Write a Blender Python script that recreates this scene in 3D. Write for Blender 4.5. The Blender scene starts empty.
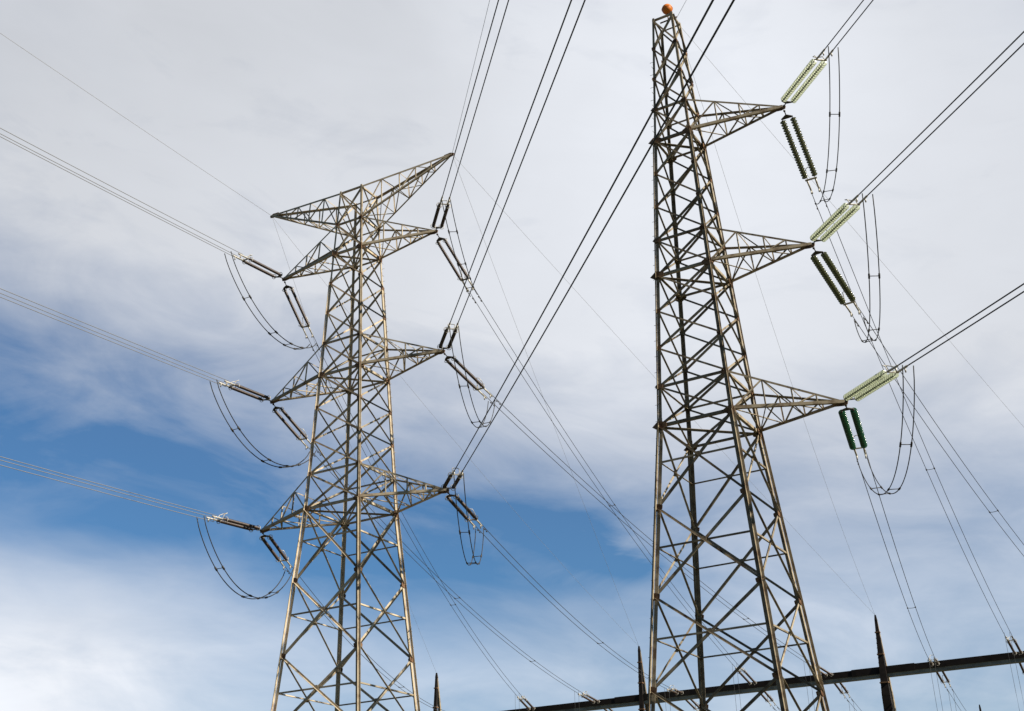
import bpy, math, random
from mathutils import Vector, Matrix
from math import radians as RAD, sin, cos, pi, sqrt
random.seed(7)
C = bpy.context.scene.collection
SC = bpy.context.scene
EYE = 1.7

# ------------------------------------------------------------------ camera
cam_d = bpy.data.cameras.new('camera'); cam = bpy.data.objects.new('camera', cam_d); C.objects.link(cam)
cam_d.sensor_width = 36; cam_d.sensor_fit = 'HORIZONTAL'; cam_d.lens = 1228.46 / 1024 * 36
cam_d.clip_start = .1; cam_d.clip_end = 6000
cam.matrix_world = Matrix.Translation((0, 0, EYE)) @ Matrix.Rotation(pi / 2 + .432695, 4, 'X') @ Matrix.Rotation(-.035628, 4, 'Z')
SC.camera = cam

# ------------------------------------------------------------------ sun and sky
SUN = Vector((.815, -.495, .70)).normalized()          # towards the sun
sd = bpy.data.lights.new('sun', 'SUN'); sd.energy = 5.0; sd.angle = RAD(.5); sd.color = (1, .91, .76)
so = bpy.data.objects.new('sun', sd); C.objects.link(so)
so.rotation_euler = (-SUN).to_track_quat('-Z', 'Y').to_euler(); so.location = (40, -20, 60)
SC.view_settings.view_transform = 'Standard'; SC.view_settings.look = 'None'
SC.view_settings.exposure = .7; SC.view_settings.gamma = 1; SC.view_settings.use_curve_mapping = False

W = bpy.data.worlds.new('World'); SC.world = W; W.use_nodes = True
def build_world():
    nt = W.node_tree; N = nt.nodes; L = nt.links; N.clear()
    def n(t, **k):
        o = N.new(t)
        for a, b in k.items(): setattr(o, a, b)
        return o
    def val(s, i, v):
        if hasattr(v, 'is_output'): L.new(v, s.inputs[i])
        else: s.inputs[i].default_value = v
    def m(op, a, b=0., c=0., clamp=False):
        o = n('ShaderNodeMath', operation=op, use_clamp=clamp); val(o, 0, a); val(o, 1, b); val(o, 2, c); return o.outputs[0]
    def sstep(x, a, b, lo=0., hi=1.):
        o = n('ShaderNodeMapRange', interpolation_type='SMOOTHSTEP')
        for i, v in enumerate((x, a, b, lo, hi)): val(o, i, v)
        return o.outputs[0]
    def gauss(x, c, s):
        d = m('DIVIDE', m('SUBTRACT', x, c), s); return m('POWER', 2.718, m('MULTIPLY', m('MULTIPLY', d, d), -1.))
    sky = n('ShaderNodeTexSky', sky_type='NISHITA', sun_disc=False)
    sky.sun_elevation = math.asin(SUN.z); sky.sun_rotation = math.atan2(SUN.x, SUN.y)
    sky.air_density = 1.15; sky.dust_density = .6; sky.ozone_density = 2.2
    tc = n('ShaderNodeTexCoord'); sep = n('ShaderNodeSeparateXYZ'); L.new(tc.outputs['Generated'], sep.inputs[0])
    x, y, z = sep.outputs
    az = m('MULTIPLY', m('ARCTAN2', x, y), 180 / pi)               # compass bearing, degrees, 0 = north (+Y)
    el = m('MULTIPLY', m('ARCSINE', z), 180 / pi)                  # height above the horizon, degrees
    def noise(sx, sy, scale, det, rough, dist=0., off=0.):
        cb = n('ShaderNodeCombineXYZ'); L.new(m('MULTIPLY', az, sx), cb.inputs[0]); L.new(m('MULTIPLY_ADD', az, .0, m('MULTIPLY_ADD', az, .1 * sy, m('MULTIPLY', el, sy))), cb.inputs[1]); cb.inputs[2].default_value = off
        o = n('ShaderNodeTexNoise'); L.new(cb.outputs[0], o.inputs['Vector'])
        o.inputs['Scale'].default_value = scale; o.inputs['Detail'].default_value = det; o.inputs['Roughness'].default_value = rough; o.inputs['Distortion'].default_value = dist
        return o.outputs[0]
    n1 = m('SUBTRACT', noise(.05, .13, 1., 5., .48, .3, 1.3), .5)      # broad wisps
    n2 = m('SUBTRACT', noise(.16, .52, 1., 8., .6, .6, 7.1), .5)      # finer streaks
    n3 = m('SUBTRACT', noise(.05, .07, 1., 4., .5, .2, 4.4), .5)     # slow changes of thickness
    # upper sheet: its ragged lower edge slopes down to the right
    n4 = m('SUBTRACT', noise(.11, .24, 1., 9., .57, .6, 11.7), .5)    # mottling inside the thin parts
    edge = m('ADD', m('MULTIPLY_ADD', az, .21, el), m('MULTIPLY_ADD', n1, 4.5, m('MULTIPLY', n4, 3.6)))
    upper = sstep(edge, 12.5, 29.0)
    # thin bright veil low in the sky
    low = sstep(m('ADD', m('MULTIPLY_ADD', az, .05, el), m('MULTIPLY_ADD', n1, 6., m('MULTIPLY', n4, 4.))), 16.8, 10.5)
    low = m('MULTIPLY', low, m('MULTIPLY_ADD', gauss(az, -22., 9.), .48, .44))
    right = m('MULTIPLY', sstep(az, -8., 14.), m('MULTIPLY_ADD', n4, .30, .50))
    dark = m('MULTIPLY', gauss(m('ADD', az, m('MULTIPLY', n2, 5.)), 4.0, 4.6), gauss(m('MULTIPLY_ADD', az, .36, m('ADD', el, m('MULTIPLY', n2, 2.0))), 16.9, .95))
    cover = m('MAXIMUM', m('MAXIMUM', upper, low), right)
    cover = m('ADD', cover, m('MULTIPLY_ADD', n2, .07, m('MULTIPLY', n4, m('MULTIPLY_ADD', sstep(az, -4., 14.), -.34, .64))))
    cover = m('SUBTRACT', cover, m('MULTIPLY', dark, .30))
    cover = m('MINIMUM', m('MAXIMUM', m('MULTIPLY_ADD', n2, .16, cover), .07), .97)
    # cloud bank in the north; unseen sky elsewhere kept blue to darken camera-facing steel
    nb = m('MULTIPLY', m('COSINE', m('MULTIPLY', az, pi / 180)), m('COSINE', m('MULTIPLY', el, pi / 180)))
    bank = sstep(m('ADD', nb, m('MULTIPLY', n1, .3)), .30, .75, .05, 1.)
    cover = m('MULTIPLY', cover, bank)
    skyb = n('ShaderNodeVectorMath', operation='SCALE'); L.new(sky.outputs[0], skyb.inputs[0]); skyb.inputs['Scale'].default_value = .05
    br = m('MULTIPLY_ADD', n3, .26, m('MULTIPLY_ADD', n2, .05, m('MULTIPLY_ADD', n4, m('MULTIPLY', gauss(el, 10., 6.), .30), .735)))
    br = m('ADD', br, m('MULTIPLY', gauss(az, 9., 13.), m('MULTIPLY', gauss(el, 34., 11.), .165)))
    br = m('ADD', br, m('MULTIPLY', gauss(az, -22., 12.), m('MULTIPLY', gauss(el, 11., 5.), .04)))
    br = m('ADD', br, m('MULTIPLY', sstep(el, 20., 10.), .13))
    br = m('SUBTRACT', br, m('MULTIPLY', gauss(az, -26., 12.), m('MULTIPLY', gauss(el, 34., 10.), .06)))
    cc = n('ShaderNodeCombineXYZ')
    L.new(m('MULTIPLY', br, .592), cc.inputs[0]); L.new(m('MULTIPLY', br, .612), cc.inputs[1]); L.new(m('MULTIPLY', br, .652), cc.inputs[2])
    mx = n('ShaderNodeMix', data_type='RGBA'); L.new(cover, mx.inputs[0]); 
    tint = n('ShaderNodeVectorMath', operation='MULTIPLY'); L.new(skyb.outputs[0], tint.inputs[0]); tint.inputs[1].default_value = (.29, .78, 1.16)
    # unseen southern sky dimmed further so shaded steel stays dark
    south_dim = n('ShaderNodeVectorMath', operation='SCALE'); L.new(tint.outputs[0], south_dim.inputs[0]); L.new(sstep(nb, .1, .75, .5, 1.), south_dim.inputs['Scale'])
    L.new(south_dim.outputs[0], mx.inputs[6]); L.new(cc.outputs[0], mx.inputs[7])
    bg = n('ShaderNodeBackground'); L.new(mx.outputs[2], bg.inputs[0]); bg.inputs[1].default_value = 1.
    out = n('ShaderNodeOutputWorld'); L.new(bg.outputs[0], out.inputs[0])
build_world()

# ------------------------------------------------------------------ materials
def mat(name, col, rough=.6, metal=0., col2=None, scale=3., mixlo=.45, mixhi=.62, bump=0., trans=0., ior=1.45, spec=.5):
    m = bpy.data.materials.new(name); m.use_nodes = True
    nt = m.node_tree; b = nt.nodes['Principled BSDF']
    b.inputs['Base Color'].default_value = (*col, 1); b.inputs['Roughness'].default_value = rough; b.inputs['Metallic'].default_value = metal
    b.inputs['IOR'].default_value = ior; b.inputs['Specular IOR Level'].default_value = spec
    if trans: b.inputs['Transmission Weight'].default_value = trans
    if col2:
        tc = nt.nodes.new('ShaderNodeTexCoord'); nz = nt.nodes.new('ShaderNodeTexNoise'); nz.inputs['Scale'].default_value = scale; nz.inputs['Detail'].default_value = 6; nz.inputs['Roughness'].default_value = .65
        nt.links.new(tc.outputs['Object'], nz.inputs['Vector'])
        mr = nt.nodes.new('ShaderNodeMapRange'); mr.inputs[1].default_value = mixlo; mr.inputs[2].default_value = mixhi
        nt.links.new(nz.outputs[0], mr.inputs[0])
        mx = nt.nodes.new('ShaderNodeMix'); mx.data_type = 'RGBA'; mx.inputs[6].default_value = (*col, 1); mx.inputs[7].default_value = (*col2, 1)
        nt.links.new(mr.outputs[0], mx.inputs[0]); nt.links.new(mx.outputs[2], b.inputs['Base Color'])
        if bump:
            bp = nt.nodes.new('ShaderNodeBump'); bp.inputs['Strength'].default_value = bump; nt.links.new(nz.outputs[0], bp.inputs['Height']); nt.links.new(bp.outputs[0], b.inputs['Normal'])
    return m
STEEL = mat('weathered_galvanised_steel', (.29, .245, .175), .65, 0., (.08, .045, .026), 2.2, .46, .70, spec=.12)
PALE = mat('pale_weathered_steel', (.42, .355, .26), .65, 0., (.15, .085, .045), 2.2, .50, .74, spec=.12)
def bar_to_bar(m, amount):
    nt = m.node_tree; b = nt.nodes['Principled BSDF']; src = b.inputs['Base Color'].links[0].from_socket
    oi = nt.nodes.new('ShaderNodeObjectInfo'); mr = nt.nodes.new('ShaderNodeMapRange'); mr.inputs[3].default_value = 1 - amount; mr.inputs[4].default_value = 1 + amount
    nt.links.new(oi.outputs['Random'], mr.inputs[0]); sc = nt.nodes.new('ShaderNodeVectorMath'); sc.operation = 'SCALE'
    nt.links.new(src, sc.inputs[0]); nt.links.new(mr.outputs[0], sc.inputs['Scale']); nt.links.new(sc.outputs[0], b.inputs['Base Color'])
bar_to_bar(STEEL, .32); bar_to_bar(PALE, .30)
GUSSET = mat('rusty_plate_steel', (.20, .12, .07), .7, .05, (.07, .035, .02), 3., spec=.15)
ALU = mat('dull_aluminium_conductor', (.05, .05, .05), .6, .2, spec=.2)
EARTH = mat('thin_steel_earth_wire', (.30, .30, .31), .6, .2)
FIT = mat('bright_galvanised_fitting', (.55, .53, .48), .5, .2, (.30, .26, .2), 6.)
IRON = mat('dark_forged_iron', (.045, .04, .035), .6, .2)
GLASS = mat('green_toughened_glass', (.56, .62, .47), .28, 0., trans=.5, ior=1.5)
GLASS_SHADED = mat('shaded_green_glass', (.03, .12, .06), .15, 0., trans=.45, ior=1.5)  # bottom away pair: its shade is put into a darker glass colour
OLIVE_SHADED = mat('shaded_olive_glass', (.12, .13, .055), .15, 0., trans=.55, ior=1.5)  # upper away pairs: shade put into the colour, more olive
ALU_LIT = mat('sunlit_aluminium', (.22, .22, .22), .6, .2)  # left incoming wires: sunlit look put into a paler grey
RUBBER = mat('dark_brown_insulator_glaze', (.05, .032, .026), .42, 0.)
BALL = mat('orange_marker_paint', (.62, .19, .016), .45, 0., (.62, .15, .02), 5.)
RUSTB = mat('rust_brown_painted_steel', (.022, .017, .015), .7, 0., (.012, .010, .009), 1.2, spec=.15)
GREYB = mat('grey_galvanised_beam', (.27, .275, .245), .6, .1, (.16, .16, .145), .8, spec=.2)
GROUND = mat('gravel_and_dry_grass', (.085, .075, .05), .95, 0., (.05, .055, .025), .35, .40, .60)

# ------------------------------------------------------------------ mesh helpers
class MB:
    def __init__(s): s.v = []; s.f = []; s.smooth = False
    def add(s, vs, fs):
        k = len(s.v); s.v += [Vector(a) for a in vs]; s.f += [tuple(i + k for i in f) for f in fs]
    def prism(s, prof, p, q, u, v):                      # a profile swept from p to q; prof = [(a along u, b along v)]
        n = len(prof); p, q = Vector(p), Vector(q)
        vs = [p + u * a + v * b for a, b in prof] + [q + u * a + v * b for a, b in prof]
        fs = [(i, (i + 1) % n, n + (i + 1) % n, n + i) for i in range(n)] + [tuple(range(n - 1, -1, -1)), tuple(range(n, 2 * n))]
        s.add(vs, fs)
    def angle(s, p, q, w, u, v, t=None, centre=True):    # rolled L-section: one flange along u, one along v
        t = t or max(.012, w * .11); o = -w / 2 if centre else 0
        d = (Vector(q) - Vector(p)).normalized(); u = (u - d * u.dot(d)).normalized(); v = (v - d * v.dot(d)); v = (v - u * v.dot(u)).normalized()
        s.prism([(o, 0), (o + w, 0), (o + w, t), (o + t, t), (o + t, w), (o, w)], p, q, u, v)
    def box(s, p, q, w, h, up=Vector((0, 0, 1)), w2=None, h2=None):
        p, q = Vector(p), Vector(q); d = (q - p).normalized(); u = d.cross(up).normalized(); v = u.cross(d)
        w2 = w2 or w; h2 = h2 or h
        vs = [p + u * a * w / 2 + v * b * h / 2 for a, b in ((-1, -1), (1, -1), (1, 1), (-1, 1))] + [q + u * a * w2 / 2 + v * b * h2 / 2 for a, b in ((-1, -1), (1, -1), (1, 1), (-1, 1))]
        s.add(vs, [(0, 1, 5, 4), (1, 2, 6, 5), (2, 3, 7, 6), (3, 0, 4, 7), (3, 2, 1, 0), (4, 5, 6, 7)])
    def tube(s, pts, r, n=6, caps=True):
        s.smooth = True; pts = [Vector(p) for p in pts]; rings = []; k0 = len(s.v)
        for i, p in enumerate(pts):
            d = (pts[min(i + 1, len(pts) - 1)] - pts[max(i - 1, 0)]).normalized()
            a = d.cross(Vector((0, 0, 1)));
            if a.length < 1e-3: a = d.cross(Vector((0, 1, 0)))
            a.normalize(); b = a.cross(d)
            for k in range(n): s.v.append(p + (a * cos(2 * pi * k / n) + b * sin(2 * pi * k / n)) * r)
        for i in range(len(pts) - 1):
            for k in range(n):
                a0 = k0 + i * n + k; a1 = k0 + i * n + (k + 1) % n; s.f.append((a0, a1, a1 + n, a0 + n))
        if caps: s.f.append(tuple(k0 + k for k in range(n - 1, -1, -1))); s.f.append(tuple(k0 + (len(pts) - 1) * n + k for k in range(n)))
    def lathe(s, prof, n=16, origin=(0, 0, 0), axis='Y'):  # prof = [(along, radius)]
        s.smooth = True; k0 = len(s.v); o = Vector(origin)
        for a, r in prof:
            for k in range(n):
                c, e = cos(2 * pi * k / n) * r, sin(2 * pi * k / n) * r
                s.v.append(o + (Vector((c, a, e)) if axis == 'Y' else Vector((c, e, a))))
        for i in range(len(prof) - 1):
            for k in range(n):
                a0 = k0 + i * n + k; a1 = k0 + i * n + (k + 1) % n; s.f.append((a0, a0 + n, a1 + n, a1))
        s.f.append(tuple(k0 + k for k in range(n))); s.f.append(tuple(k0 + (len(prof) - 1) * n + k for k in range(n - 1, -1, -1)))
    def plate(s, poly, nrm, t):
        poly = [Vector(p) for p in poly]; n = len(poly); o = nrm.normalized() * t / 2
        s.add([p - o for p in poly] + [p + o for p in poly], [(i, (i + 1) % n, n + (i + 1) % n, n + i) for i in range(n)] + [tuple(range(n - 1, -1, -1)), tuple(range(n, 2 * n))])
    def mesh(s, name, m, org=Vector((0, 0, 0))):
        me = bpy.data.meshes.new(name); me.from_pydata([tuple(v - org) for v in s.v], [], s.f); me.materials.append(m)
        if s.smooth: me.polygons.foreach_set('use_smooth', [True] * len(me.polygons))
        me.update(); return me
def obj(name, mesh, parent=None):
    o = bpy.data.objects.new(name, mesh); C.objects.link(o); o.parent = parent; return o
def part(name, mb, m, parent, org=Vector((0, 0, 0))):
    return obj(name, mb.mesh(name, m, org), parent)
def tag(o, label, cat, group=None):
    o['label'] = label; o['category'] = cat
    if group: o['group'] = group
def thing(name, label, cat, loc=(0, 0, 0), group=None):
    o = bpy.data.objects.new(name, None); C.objects.link(o); o.location = loc; o.empty_display_size = .2; tag(o, label, cat, group); return o
V = Vector

# ------------------------------------------------------------------ ground
def ground():
    R_, n = 3000, 48; mb = MB(); vs = []; fs = []
    rr = [0, 20, 60, 120, 250, 600, 1400, R_]
    vs.append((0, 0, 0))
    for r in rr[1:]:
        for k in range(n): vs.append((r * cos(2 * pi * k / n), r * sin(2 * pi * k / n), 0))
    for k in range(n): fs.append((0, 1 + k, 1 + (k + 1) % n))
    for i in range(len(rr) - 2):
        for k in range(n):
            a = 1 + i * n + k; b = 1 + i * n + (k + 1) % n; fs.append((a, a + n, b + n, b))
    mb.add(vs, fs); o = part('ground', mb, GROUND, None); o['kind'] = 'structure'
ground()

# ------------------------------------------------------------------ lattice towers
CORN = [(-1, -1), (1, -1), (1, 1), (-1, 1)]        # a = along the crossarms, b = along the line
def interp(z, tab):
    for (z0, w0), (z1, w1) in zip(tab, tab[1:]):
        if z >= z1: return w0 + (w1 - w0) * (z0 - z) / (z0 - z1)
    return tab[-1][1]
class Tower:
    def __init__(s, m, label, x, y, yaw, levels, wtab, brk, thick, bolts):
        s.m = m; s.root = thing('transmission_tower', label, 'transmission tower', (x, y, 0), 'lattice steel transmission towers')
        s.org = V((x, y, 0)); s.a = V((cos(yaw), sin(yaw), 0)); s.b = V((-sin(yaw), cos(yaw), 0)); s.lv = levels; s.wt = wtab; s.brk = brk; s.k = thick[0] / .175
        s.frame(thick, bolts)
    def P(s, c, z, inset=0.):
        w = interp(z, s.wt) - inset + (.085 if z > s.lv[s.brk] - .1 else .06) * s.k; return s.org + s.a * (CORN[c][0] * w) + s.b * (CORN[c][1] * w) + V((0, 0, z))
    def at(s, l, z, m=0.): return s.org + s.a * l + s.b * m + V((0, 0, z))
    def fnorm(s, f): return [-s.b, s.a, s.b, -s.a][f]
    def frame(s, thick, bolts):
        (lw, hw_, dw, hd) = thick; up = V((0, 0, 1))
        # legs: angle sections, corner outwards, heavier below the bottom crossarm
        for c in range(4):
            mb = MB(); ua = s.a * -CORN[c][0]; ub = s.b * -CORN[c][1]
            zt = s.lv[0]; zb = s.lv[s.brk]; zm = s.lv[max(2, s.brk // 3)]
            mb.angle(s.P(c, zm), s.P(c, zt + .12), lw * .78, ua, ub, centre=False)
            mb.angle(s.P(c, zb), s.P(c, zm), lw, ua, ub, centre=False)
            mb.angle(s.P(c, zb, -.004), s.P(c, zm, -.004), lw * .45, -ua, -ub, centre=False)
            mb.angle(s.P(c, 0, .03), s.P(c, zb, .03), hw_ * .8, ua, ub, centre=False)
            mb.angle(s.P(c, 0, .018), s.P(c, zb, .018), hw_ * .6, -ua, -ub, centre=False)      # starred second angle
            for z in (zm, zb):                       # splice covers
                mb.angle(s.P(c, z - .35, -.012), s.P(c, z + .35, -.012), lw * 1.15, ua, ub, centre=False)
            leg = part('leg', mb, s.m, s.root, s.org)
            if c == bolts:
                bm = None; k = 0; z = 3.0
                while z < zt - .3 and k < 98:
                    p = s.P(c, z); d = (s.a * CORN[c][0] if k % 2 else s.b * CORN[c][1]); q = p + d * .17
                    mb = MB(); mb.tube([p - d * .02, q], .011, 5)
                    part('step_bolt', mb, s.m, leg, s.org); k += 1; z += .42
        # X bracing on every face of every panel
        nl = len(s.lv)
        for i in range(nl - 1):
            z1, z0 = s.lv[i], s.lv[i + 1]; low = i >= s.brk; w = hd if low else dw
            for f in range(4):
                c0, c1 = f, (f + 1) % 4; nrm = s.fnorm(f); mb = MB()
                for k, (p, q) in enumerate(((s.P(c0, z1), s.P(c1, z0)), (s.P(c1, z1), s.P(c0, z0)))):
                    d = (q - p).normalized(); p2 = p + d * .09; q2 = q - d * .09
                    off = nrm * (.006 if k == 0 else -.034)
                    u = d.cross(nrm).normalized()
                    if u.z < 0: u = -u
                    mb.angle(p2 + off, q2 + off, w, u, -nrm if k else nrm)
                w0, w1 = interp(z0, s.wt), interp(z1, s.wt); zc = z0 + (z1 - z0) * w0 / (w0 + w1)
                x0 = (s.P(c0, zc) + s.P(c1, zc)) / 2; t = (s.P(c1, zc) - s.P(c0, zc)).normalized()
                if low: mb.plate([x0 + t * (.15 * cos(a)) + up * (.15 * sin(a)) + nrm * .014 for a in [pi / 3 * j for j in range(6)]], nrm, .012)
                part('cross_brace', mb, s.m, s.root, s.org)
                if low:
                    mb = MB(); p, q = s.P(c0, zc), s.P(c1, zc)
                    mb.angle(p - nrm * .05 + t * .03, q - nrm * .05 - t * .03, w * .72, up, -nrm); part('horizontal_strut', mb, s.m, s.root, s.org)
    def ring(s, z, w, plan=True):
        for f in range(4):
            nrm = s.fnorm(f); p, q = s.P(f, z), s.P((f + 1) % 4, z); t = (q - p).normalized(); mb = MB()
            mb.angle(p - nrm * .03 + t * .02, q - nrm * .03 - t * .02, w, V((0, 0, 1)), -nrm); part('horizontal_strut', mb, s.m, s.root, s.org)
        if plan:
            for k in range(2):
                p, q = s.P(k, z, .06), s.P(k + 2, z, .06); mb = MB(); d = (q - p).normalized(); o = V((0, 0, -.05 - .07 * k))
                mb.angle(p + o, q + o, w * .7, d.cross(V((0, 0, 1))), V((0, 0, -1))); part('plan_brace', mb, s.m, s.root, s.org)
    def gusset(s, c, z, size, stub=0.):
        mb = MB()
        for fi, f in enumerate((c, (c + 3) % 4)):
            nrm = s.fnorm(f); other = (c + 1) % 4 if fi == 0 else (c + 3) % 4
            p = s.P(c, z); t = (s.P(other, z) - p).normalized(); up = V((0, 0, 1)); o = nrm * .022
            e = stub if abs(t.dot(s.a)) > .5 else 0.
            poly = [p + o + t * (-.05 - e) + up * (.03 - e * .25), p + o - t * .03 + up * size * .5, p + o + t * size * .45 + up * size * .42, p + o + t * size + up * .05, p + o + t * size * .9 - up * .12, p + o + t * size * .35 - up * size * .6, p + o - t * .03 - up * size * .62]
            mb.plate(poly, nrm, .02)
        part('gusset_plate', mb, GUSSET, s.root, s.org)
    def arm(s, side, zl, zu, tip, cw, uw, lw, nst=4):
        """a pyramid-shaped crossarm: two lower and two upper chords meeting at the tip"""
        cs = (1, 2) if side > 0 else (0, 3); sg = s.a * side
        mb = MB()                                            # the tip plate with its hanger lug is the arm's own mesh
        mb.plate([tip + sg * .14 + V((0, 0, .02)), tip - sg * .12 + V((0, 0, .13)), tip - sg * .55 + V((0, 0, .10)), tip - sg * .55 - V((0, 0, .10)), tip - sg * .1 - V((0, 0, .16)), tip + sg * .1 - V((0, 0, .12))], s.b, .05)
        arm = part('crossarm', mb, GUSSET, s.root, s.org)
        lo = [s.P(c, zl) for c in cs]; hi = [s.P(c, zu) for c in cs]; te = [tip + s.b * (-.05), tip + s.b * .05]
        for k in range(2):
            out = s.b * (-1 if k == 0 else 1)
            mb = MB(); mb.angle(lo[k], te[k] - V((0, 0, .04)), cw, -out, V((0, 0, 1)), centre=False); part('chord', mb, s.m, arm, s.org)
            mb = MB(); mb.angle(hi[k], te[k] + V((0, 0, .04)), uw, -out, V((0, 0, -1)), centre=False); part('chord', mb, s.m, arm, s.org)
        def pt(line, t): return line[0].lerp(line[1], t)
        L0, L1, H0, H1 = (lo[0], te[0]), (lo[1], te[1]), (hi[0], te[0]), (hi[1], te[1])
        ts = [0., .30, .55, .76][:nst] if nst <= 4 else [0., .22, .42, .6, .77]
        def lace(p, q, nrm, w):
            d = (q - p); L = d.length; d.normalize(); m2 = MB(); m2.angle(p + d * min(.05, L * .1), q - d * min(.05, L * .1), w, d.cross(nrm), nrm); part('lacing_bar', m2, s.m, arm, s.org)
        for i in range(len(ts)):
            t0 = ts[i]; t1 = ts[i + 1] if i + 1 < len(ts) else None
            if i > 0:
                lace(pt(L0, t0), pt(L1, t0), V((0, 0, 1)), lw); 
                for A, B, nn in ((L0, H0, s.b), (L1, H1, -s.b)): lace(pt(A, t0), pt(B, t0), nn, lw)
                if i < 3: lace(pt(H0, t0), pt(H1, t0), V((0, 0, -1)), lw * .8)
            if t1:
                if i % 2: lace(pt(L0, t1), pt(L1, t0), V((0, 0, 1)), lw)
                else: lace(pt(L0, t0), pt(L1, t1), V((0, 0, 1)), lw)
                if i == 0: lace(pt(L1, t0) , pt(L0, t1), V((0, 0, 1.)), lw * .8)
                for A, B, nn in ((L0, H0, s.b), (L1, H1, -s.b)):
                    if i % 2: lace(pt(A, t1), pt(B, t0), nn, lw)
                    else: lace(pt(A, t0), pt(B, t1), nn, lw)

ZR = [44.934, 42.938, 40.89, 38.87, 36.858, 34.825, 32.82, 30.82, 28.815, 26.83, 24.82, 22.80, 20.815, 16.817, 12.74, 8.73, 4.3]
ZR = [z + EYE for z in ZR] + [0.]
WR = [(ZR[0], .523), (ZR[12], 1.742), (ZR[15], 2.767), (0., 3.65)]
TR = Tower(STEEL, 'tall narrow lattice tower with an orange ball on top and arms only on its right', 9.2007, 54.1138, -.51666, ZR, WR, 12, (.16, .22, .095, .108), 0)
ZL = [41.182, 38.899, 36.843, 34.84, 32.86, 30.85, 28.833, 26.82, 24.83, 22.83, 20.833, 16.837, 12.87, 8.85, 4.4]
ZL = [z + EYE for z in ZL] + [0.]
WL = [(ZL[0], .759), (ZL[10], 1.729), (ZL[12], 2.377), (0., 3.56)]
TL = Tower(PALE, 'steel lattice tower with a wide pointed top arm and three arms on each side', -9.1262, 64.7467, -.49612, ZL, WL, 10, (.15, .215, .092, .108), 2)
UP = V((0, 0, EYE))
TIP = {'R_top': (14.14, 51.31, 36.99), 'R_mid': (14.47, 51.12, 28.87), 'R_low': (14.80, 50.93, 20.65), 'Ll_ew': (-15.17, 68.02, 41.94), 'Lr_ew': (-3.15, 61.51, 41.80),
       'Ll_top': (-14.06, 67.41, 36.95), 'Lr_top': (-4.18, 62.07, 36.85), 'Ll_mid': (-14.44, 67.62, 28.77), 'Lr_mid': (-3.83, 61.88, 29.01), 'Ll_low': (-14.64, 67.73, 20.83), 'Lr_low': (-3.68, 61.80, 20.86)}
TIP = {k: V(v) + UP for k, v in TIP.items()}
TR.ring(ZR[0], .10, False)
for key, k in (('R_top', 4), ('R_mid', 8), ('R_low', 12)):
    TR.ring(ZR[k], .14); TR.ring(ZR[k - 1], .11, False)
    TR.arm(1, ZR[k], ZR[k - 1], TIP[key], .15, .095, .06)
    for c in range(4):
        TR.gusset(c, ZR[k], .42, .28 if c in (0, 3) else .05); TR.gusset(c, ZR[k - 1], .26, .12 if c in (0, 3) else 0.)
TL.ring(ZL[0], .10, False)
for key, k in (('top', 2), ('mid', 6), ('low', 10)):
    TL.ring(ZL[k], .13); TL.ring(ZL[k - 1], .10, False)
    for sd_, sg in (('l', -1), ('r', 1)): TL.arm(sg, ZL[k], ZL[k - 1], TIP['L%s_%s' % (sd_, key)], .14, .085, .06)
    for c in range(4): TL.gusset(c, ZL[k], .36); TL.gusset(c, ZL[k - 1], .22)
for sd_, sg in (('l', -1), ('r', 1)): TL.arm(sg, ZL[1], ZL[0], TIP['L%s_ew' % sd_], .10, .12, .055, 5)

for T, used in ((TR, (3, 4, 7, 8, 11, 12)), (TL, (1, 2, 5, 6, 9, 10))):
    for k in range(1, len(T.lv) - 1):
        if k not in used:
            for c in range(4): T.gusset(c, T.lv[k], .30 if k > T.brk else .20)

# marker ball on its mast, on top of the narrow tower
bt = thing('marker_ball', 'orange aviation marker ball on the peak of the narrow tower', 'marker ball', TR.at(.12, ZR[0] + .16))
mb = MB(); mb.lathe([(.30 * sin(a), .30 * cos(a)) for a in [-pi / 2 + .02 + (pi - .04) * k / 18 for k in range(19)]], 28, (0, 0, .72), 'Z'); ball = part('ball', mb, BALL, bt)
mb = MB(); mb.lathe([(-.012, .29), (-.012, .315), (.012, .315), (.012, .29)], 28, (0, 0, .72), 'Z'); part('seam_flange', mb, BALL, ball)
mb = MB(); mb.tube([(0, 0, -.06), (0, 0, .45)], .035, 8); mb.box((-.5, .02, -.02), (.5, .02, -.02), .07, .05); part('mast', mb, GUSSET, bt)
bt.rotation_euler.z = -.51666

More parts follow.
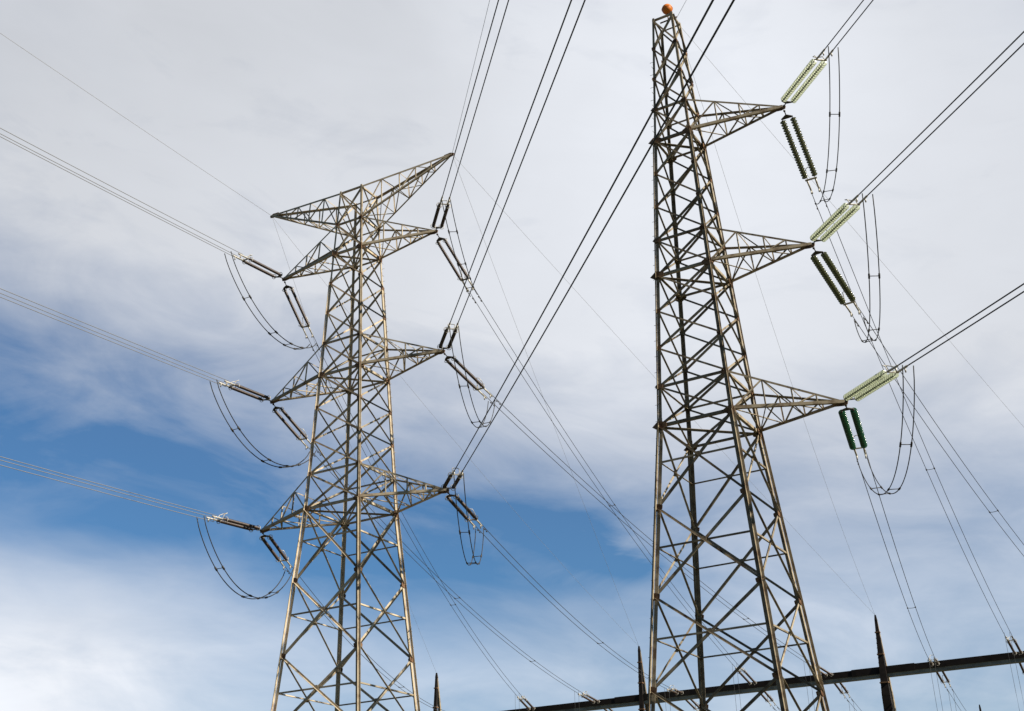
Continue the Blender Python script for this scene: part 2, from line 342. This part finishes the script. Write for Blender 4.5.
# ------------------------------------------------------------------ gantries
GYAW = -.46163; GA = V((cos(GYAW), sin(GYAW), 0)); GB = V((-sin(GYAW), cos(GYAW), 0)); GO = V((10.9316, 116.282, 0)); GZ = 18.2835 + EYE; GS = 23.09 + EYE; BAY = 22.
def gpt(t, z=GZ, m=0.): return GO + GA * (BAY * t) + GB * m + V((0, 0, z))
def gantry(label, m0, t0, t1, cols):
    org = gpt((t0 + t1) / 2, 0, m0); g = thing('substation_gantry', label, 'gantry', org)
    for i in range(len(cols) - 1):
        ta, tb_ = cols[i] + .005, cols[i + 1] - .005
        if i == 0: ta = t0
        if i == len(cols) - 2: tb_ = t1
        mb = MB(); mb.box(gpt(ta, GZ + .16, m0), gpt(tb_, GZ + .16, m0), .80, .50)
        for tt in (ta + .06, tb_ - .06):
            mb.box(gpt(tt - .055, GZ + .17, m0), gpt(tt + .055, GZ + .17, m0), .86, .58)
        bm = part('beam', mb, RUSTB, g, org)
        mb = MB(); mb.box(gpt(ta, GZ - .24, m0), gpt(tb_, GZ - .24, m0), .62, .30); part('lower_flange', mb, GREYB, bm, org)
    for t in cols:
        top = gpt(t, GS, m0); cmb = MB(); cmb.box(top - V((0, 0, .35)), top + V((0, 0, .12)), .22, .26, GB, .12, .12)
        col = part('column', cmb, RUSTB, g, org)
        wf = 1.5 if abs(t - 1) < .01 else 1.
        for sg, off, wb in ((-1, -.45, .46 * wf), (1, 1.0, .34 * wf)):
            mb = MB(); zb = 0.
            def leg_pt(z): return gpt(t, z, m0) + GB * (off * (GS - z) / 6. if z > GZ - 2 else off * ((GS - GZ + 2) / 6. + (GZ - 2 - z) / 14.))
            for za, zb_, wa, wb2 in ((GS - .2, GZ - 2, .2, wb), (GZ - 2, 0., wb, wb * 1.25)):
                mb.box(leg_pt(zb_), leg_pt(za), wb2, wb2 * .8, GB, wa, wa * .8)
            if sg < 0:
                z = 4.
                while z < GS - 1.5:
                    p = leg_pt(z) - GA * (.5 * (wb if z < GZ - 2 else .2 + (wb - .2) * (GS - .2 - z) / (GS - GZ + 1.8))); mb.box(p + GA * .05, p - GA * .06, .05, .07); z += .42
            lg = part('leg', mb, RUSTB if sg < 0 else STEEL, col, org)
        for z in (GZ + 3.4, GZ + 1.5, GZ - .9):
            mb = MB(); p = gpt(t, z, m0) + GB * (-.45 * (GS - z) / 6.); wz = .2 + (.46 * wf - .2) * (GS - z) / (GS - GZ + 2); mb.box(p - V((0, 0, .05)), p + V((0, 0, .05)), wz + .12, wz + .10, GB); part('collar', mb, GUSSET, col, org)
        for z in (GZ - 1.4, GZ + .75, GZ + 2.6):
            mb = MB(); mb.box(leg_pt(z), gpt(t, z, m0) + GB * (-.50 * (GS - z) / 6.), .09, .09); part('tie', mb, RUSTB, col, org)
    return g
gantry('long rust brown substation gantry beam on spiked columns behind the towers', 0., -1.7, 2.25, [-1, 0, 1, 2])
gantry('more distant gantry whose single dark spike shows at the bottom right edge', 60.5, .2, 1.8, [.2, 1., 1.8])

# ------------------------------------------------------------------ insulator strings
def make_glass(gm=None):
    r = bpy.data.objects.new('insulator_string', None); C.objects.link(r)
    hardware(r, 4.35, FIT, .26)
    disc = MB(); disc.lathe([(0, .03), (.004, .09), (.012, .135), (.03, .160), (.044, .158), (.036, .136), (.052, .118), (.040, .10), (.055, .07), (.045, .04)], 18); dm = disc.mesh('glass_disc', gm or GLASS)
    for sx in (-1, 1):
        core = MB(); n = 22; p = .168
        for k in range(n):
            y0 = .62 + k * p
            core.lathe([(y0 - .075, .018), (y0 - .06, .046), (y0 - .015, .05), (y0 - .002, .044), (y0 + .05, .022), (y0 + .1, .017)], 10, (sx * .26, 0, 0))
        st = part('insulator_stack', core, IRON, r)
        for k in range(n):
            o = obj('glass_disc', dm, st); o.location = (sx * .26, .62 + k * p, 0)
    return r
def hardware(r, y1, fm, hw):
    mb = MB(); mb.tube([(0, 0, 0), (0, .34, 0)], .028, 6); mb.lathe([(.02, .05), (.08, .06), (.12, .03)], 8); part('shackle', mb, IRON, r)
    mb = MB(); mb.plate([(-.05, .30, 0), (.05, .30, 0), (hw + .05, .46, 0), (hw + .03, .52, 0), (-hw - .03, .52, 0), (-hw - .05, .46, 0)], V((0, 0, 1)), .03); part('yoke_plate', mb, IRON, r)
    mb = MB(); mb.plate([(-hw - .05, y1, 0), (hw + .05, y1, 0), (hw + .05, y1 + .10, 0), (-hw - .05, y1 + .10, 0)], V((0, 0, 1)), .03); part('yoke_plate', mb, fm, r)
    for sx in (-1, 1):
        mb = MB(); mb.tube([(sx * hw * .85, y1 + .08, 0), (sx * .21, y1 + .5, 0), (sx * .205, y1 + .95, 0)], .048, 6)
        mb.tube([(sx * .205, y1 + .75, 0), (sx * .205, y1 + .80, -.22)], .036, 6); part('dead_end_clamp', mb, fm, r)
    mb = MB(); w = hw * .75; y = y1 - .38
    mb.tube([(-w, y1 + .06, .05), (-w, y1 - .1, .30), (-w * .8, y, .42), (0, y - .06, .45), (w * .8, y, .42), (w, y1 - .1, .30), (w, y1 + .06, .05)], .022, 5); part('arcing_horn', mb, fm, r)
def make_rod():
    r = bpy.data.objects.new('insulator_string', None); C.objects.link(r)
    hardware(r, 3.55, FIT, .24)
    for sx in (-1, 1):
        mb = MB(); prof = [(.50, .03), (.52, .07), (.66, .07), (.67, .045)]
        y = .70; k = 0
        while y < 3.36:
            rr = .098 if k % 2 == 0 else .078
            prof += [(y, .045), (y + .012, rr), (y + .024, rr), (y + .046, .046)]; y += .058; k += 1
        prof += [(3.40, .045), (3.41, .075), (3.56, .075), (3.57, .03)]
        mb.lathe(prof, 12, (sx * .24, 0, 0)); st = part('insulator_rod', mb, RUBBER, r)
        for yy in (.60, 3.42):
            m2 = MB(); m2.tube([(sx * .24 + .15 * cos(a), yy, .15 * sin(a)) for a in [2 * pi * k / 14 for k in range(15)]], .018, 5); m2.tube([(sx * .24 - .15, yy, 0), (sx * .24 + .15, yy, 0)], .012, 5); part('corona_ring', m2, FIT, st)
    return r
def copy_tree(o, parent=None):
    c = o.copy(); C.objects.link(c); c.parent = parent
    for ch in o.children: copy_tree(ch, c)
    return c
def aim(o, p, d):
    d = d.normalized(); x = d.cross(V((0, 0, 1))).normalized(); z = x.cross(d)
    M = Matrix((x, d, z)).transposed().to_4x4(); o.matrix_world = Matrix.Translation(p) @ M

# ------------------------------------------------------------------ conductors
KAP = 6e-4
AZ = {'R_top': (2.937, -.12), 'R_mid': (2.945, -.115), 'R_low': (2.947, -.118), 'Lr_top': (2.949, -.112), 'Lr_mid': (2.95, -.113), 'Lr_low': (2.953, -.114), 'Ll_top': (3.62, -.10), 'Ll_mid': (3.609, -.09), 'Ll_low': (3.6, -.085), 'Ll_ew': (3.589, -.06), 'Lr_ew': (2.966, -.107)}
SAG = {'R_top': 2.4, 'R_mid': 1.9, 'R_low': 1.5, 'Lr_top': 1.95, 'Lr_mid': 1.35, 'Lr_low': 1.47, 'Ll_top': 2.8, 'Ll_mid': 1.95, 'Ll_low': 2.4}
TB = {'Ll_low': -.82, 'Ll_top': -.505, 'Ll_mid': -.196, 'Lr_low': .175, 'Lr_top': .49, 'Lr_mid': .80, 'R_low': 1.195, 'R_top': 1.497, 'R_mid': 1.80}
def cin(g, t):
    az, s = AZ[g]; T = TIP[g]; return V((T.x + sin(az) * t, T.y + cos(az) * t, T.z + s * t + KAP * t * t / 2))
def span(A, B, sag, s):
    p = A.lerp(B, s); p.z -= 4 * sag * s * (1 - s); return p
def cout(g, t):
    A, B = TIP[g], gpt(TB[g], GZ + .1, -.46); return span(A, B, SAG[g], t / (B - A).length)
def lout(g): return (gpt(TB[g], GZ + .1, -.46) - TIP[g]).length
def cfar(g, t):
    A = gpt(TB[g], GZ + .1, .46); B = gpt(TB[g], GZ + .1, 60.0); return span(A, B, 3.6, t / (B - A).length)

def bundle(name, label, cat, group, pts, offs, r, spacers=(), dampers=(), material=None):
    pts = [V(p) for p in pts]; o0 = pts[0].copy(); root = thing(name, label, cat, o0, group)
    d = (pts[-1] - pts[0]); lat = d.cross(V((0, 0, 1))).normalized()
    def path(l, u): return [p + lat * l + V((0, 0, u)) for p in pts]
    for l, u in offs:
        mb = MB(); mb.tube(path(l, u), r, 6); part('conductor', mb, material or ALU, root, o0)
    def locate(dist):
        acc = 0.
        for a, b in zip(pts, pts[1:]):
            s = (b - a).length
            if acc + s >= dist: return a.lerp(b, (dist - acc) / s), (b - a).normalized()
            acc += s
        return pts[-1], (pts[-1] - pts[-2]).normalized()
    for sp in spacers:
        p, dr = locate(sp); mb = MB(); P = [p + lat * l + V((0, 0, u)) for l, u in offs]
        sagp = (P[0] + P[1]) / 2 - V((0, 0, .05))
        mb.tube([P[0], sagp.lerp(P[0], .4), sagp.lerp(P[1], .4), P[1]], .017, 5)
        if len(P) > 2: mb.tube([P[1], P[2], P[0]], .017, 5)
        for q in P: mb.tube([q - dr * .09, q + dr * .09], .04, 6)
        part('spacer', mb, IRON, root, o0)
    for dp in dampers:
        p, dr = locate(dp)
        for l, u in offs[:2]:
            q = p + lat * l + V((0, 0, u)); mb = MB(); mb.tube([q - dr * .2 - V((0, 0, .09)), q + dr * .2 - V((0, 0, .09))], .01, 5)
            mb.tube([q, q - V((0, 0, .09))], .018, 5)
            for e in (-1, 1): mb.tube([q + dr * (e * .22) - V((0, 0, .10)), q + dr * (e * .12) - V((0, 0, .10))], .035, 6)
            part('vibration_damper', mb, IRON, root, o0)
    return root
PAIR = [(-.205, 0), (.205, 0)]; TRI = [(-.20, .10), (.20, .10), (0., -.20)]
TN = {'R': 'narrow tower', 'Lr': 'wide topped tower', 'Ll': 'wide topped tower'}; LVN = {'top': 'top', 'mid': 'middle', 'low': 'bottom'}
def words(g):
    tw, lv = g.split('_')
    return {'R': "narrow tower's %s arm", 'Lr': "wide-topped tower's %s right arm", 'Ll': "wide-topped tower's %s left arm"}[tw] % LVN[lv]
PROTO = {}
def string(kind, label, p, d, group):
    if kind not in PROTO: o = PROTO[kind] = make_rod() if kind == 'rod' else make_glass({'dark': GLASS_SHADED, 'olive': OLIVE_SHADED}.get(kind, GLASS))
    else: o = copy_tree(PROTO[kind])
    aim(o, p, d); tag(o, label, 'insulator', group); return o
LEN = {'glass': 5.3, 'rod': 4.5}
JS = {'R_top': 2.25, 'R_mid': 3.45, 'R_low': 3.3, 'Lr_top': .8, 'Lr_mid': 3.3, 'Lr_low': 3.2, 'Ll_top': 2.1, 'Ll_mid': 2.6, 'Ll_low': 2.9}
for g in JS:
    tw = g.split('_')[0]; kind = 'glass' if tw == 'R' else 'rod'; w = words(g)
    look = 'pale green glass disc' if kind == 'glass' else 'dark brown rod'
    ln = LEN[kind]
    string(kind, '%s insulator pair aimed at the viewer from the %s' % (look, w), cin(g, .06), cin(g, ln) - cin(g, .06), 'tension insulator strings on the towers')
    oc = 'dark' if g == 'R_low' else 'olive'  # away pairs use the glass with shade in its colour
    string(oc if kind == 'glass' else kind, '%s insulator pair aimed at the gantry from the %s' % (look.replace('pale green', 'shade-darkened green' if oc == 'dark' else 'shade-darkened olive'), w), cout(g, .10) - V((0, 0, .08)), cout(g, ln) - cout(g, .10), 'tension insulator strings on the towers')
    # incoming span, passing over the viewer
    ts = [ln - .35 + (160. - ln) * (k / 70.) ** 1.3 for k in range(71)]
    offs = TRI if tw == 'Ll' else PAIR
    bundle('conductor_bundle', '%s conductors running up from the %s over the viewer' % ('three thin' if tw == 'Ll' else 'twin dark', w), 'power line', 'overhead line conductors', [cin(g, t) for t in ts], offs, .0165 if tw == 'Ll' else .026, material=ALU_LIT if tw == 'Ll' else None)
    # outgoing span to the gantry
    L_ = lout(g); tb0, tb1 = ln - .35, L_ - 3.6
    fr = {'R_top': .475, 'R_mid': .455, 'R_low': .55, 'Lr_top': .44, 'Lr_mid': .72, 'Lr_low': .52, 'Ll_top': .60, 'Ll_mid': .45, 'Ll_low': .55}[g]
    sp = [fr * (tb1 - tb0)]
    if g == 'Ll_mid': sp.append(.75 * (tb1 - tb0))
    bundle('conductor_bundle', 'twin conductors sloping down from the %s to the gantry' % w, 'power line', 'conductors to the gantry', [cout(g, tb0 + (tb1 - tb0) * k / 50.) for k in range(51)], [(-.25, 0), (.25, 0)] if tw == 'R' else PAIR, .018, sp, (1.0, tb1 - tb0 - .8))
    # gantry strings on both faces of the beam, and the span beyond
    e = cout(g, L_); string('rod', 'near-side gantry insulator pair ending the line from the %s' % w, e, cout(g, L_ - 4.4) - e, 'insulator strings on the gantry')
    e = cfar(g, 0); string('rod', 'far-side gantry insulator pair opposite the line from the %s' % w, e, cfar(g, 4.5) - e, 'insulator strings on the gantry')
    bundle('conductor_bundle', 'twin conductors beyond the gantry continuing the line from the %s' % w, 'power line', 'conductors beyond the gantry', [cfar(g, 4.2 + 51. * k / 30.) for k in range(31)], PAIR, .017, (), (1.,))
    # jumper loop under the arm
    A, B = cin(g, ln + {'R': .45, 'Lr': 0., 'Ll': .75}[tw]), cout(g, ln + .25); J = JS[g]; pw = .8
    pts = []
    for k in range(41):
        s = k / 40.; p = A.lerp(B, s); p.z -= .12 + J * (4 * s * (1 - s)) ** pw; pts.append(p)
    din = (cin(g, 20) - cin(g, 0)).normalized().cross(V((0, 0, 1))).normalized(); dou = (cout(g, 20) - cout(g, 0)).normalized().cross(V((0, 0, 1))).normalized()
    o0 = pts[0].copy(); root = thing('jumper_loop', 'twin slack jumper cables looping under the %s' % w, 'jumper cable', o0, 'jumper loops under the arms')
    cur = []
    for e in (-1, 1):
        pp = [p + (din * -1).lerp(dou, k / 40.) * (.24 * e) for k, p in enumerate(pts)]; cur.append(pp)
        mb = MB(); mb.tube(pp, .029 if tw == 'Ll' else .023, 6); part('jumper_cable', mb, ALU, root, o0)
    for k in (9, 21, 28, 33):
        p, q = cur[0][k], cur[1][k]; mb = MB(); mb.tube([p, q], .02, 5)
        dr = (cur[0][k + 1] - cur[0][k]).normalized()
        for c in (p, q): mb.tube([c - dr * .12, c + dr * .12], .06 if tw == 'Ll' else .045, 6)
        part('spacer', mb, IRON, root, o0)
    # dropper pair
    for nm_, P0, dd in (('near', cout(g, L_ - 5.6), 'before'), ('far', cfar(g, 5.6), 'beyond')):
        P1 = V((P0.x, P0.y, 3.2)) + GB * (.9 if nm_ == 'near' else -.6)
        bundle('dropper', 'thin dropper pair %s the gantry on the line from the %s' % (dd, w), 'dropper cable', 'droppers by the gantry', [P0.lerp(P1, k / 12.) - GB * (.5 * sin(pi * k / 12.)) for k in range(13)], [(-.2, 0), (.2, 0)] , .0125)

# earth wires
def wire(label, pts, group, r=.0085):
    pts = [V(p) for p in pts]; mb = MB(); mb.tube(pts, r, 5); o = part('earth_wire', mb, EARTH, None, pts[0]); o.location = pts[0]; tag(o, label, 'earth wire', group); return o
def spk(t): return gpt(t, GS + .1)
wire('thin earth wire rising from the left tip of the wide top arm over the viewer', [cin('Ll_ew', 160. * k / 40) for k in range(41)], 'earth wires', .011)
wire('thin earth wire rising from the right tip of the wide top arm over the viewer', [cin('Lr_ew', 160. * k / 40) for k in range(41)], 'earth wires', .011)
for lab, A, t, sg in (('thin earth wire from left tip of the wide top arm to the leftmost gantry spike', TIP['Ll_ew'], -1, .91), ('thin earth wire from left tip of the wide top arm to the middle gantry spike', TIP['Ll_ew'], 0, .93),
                      ('thin earth wire from right tip of the wide top arm to the middle gantry spike', TIP['Lr_ew'], 0, .31), ('thin earth wire from right tip of the wide top arm to the right gantry spike', TIP['Lr_ew'], 1, .22),
                      ('thin earth wire from the narrow tower peak to the right gantry spike', TR.at(.5, ZR[0], .3), 1, 2.4), ('thin earth wire from the narrow tower peak crossing behind its glass insulators out of frame', TR.at(.5, ZR[0], .3), 2, .1)):
    wire(lab, [span(A, spk(t), sg, k / 30.) for k in range(31)], 'earth wires')
A = TR.at(.55, ZR[0] + .1, .1)
wire('thin earth wire rising from the narrow tower peak beside the orange ball', [V((A.x + sin(2.94) * t, A.y + cos(2.94) * t, A.z - .11 * t + KAP * t * t / 2)) for t in [4. * k for k in range(41)]], 'earth wires', .011)
bpy.context.view_layer.update()
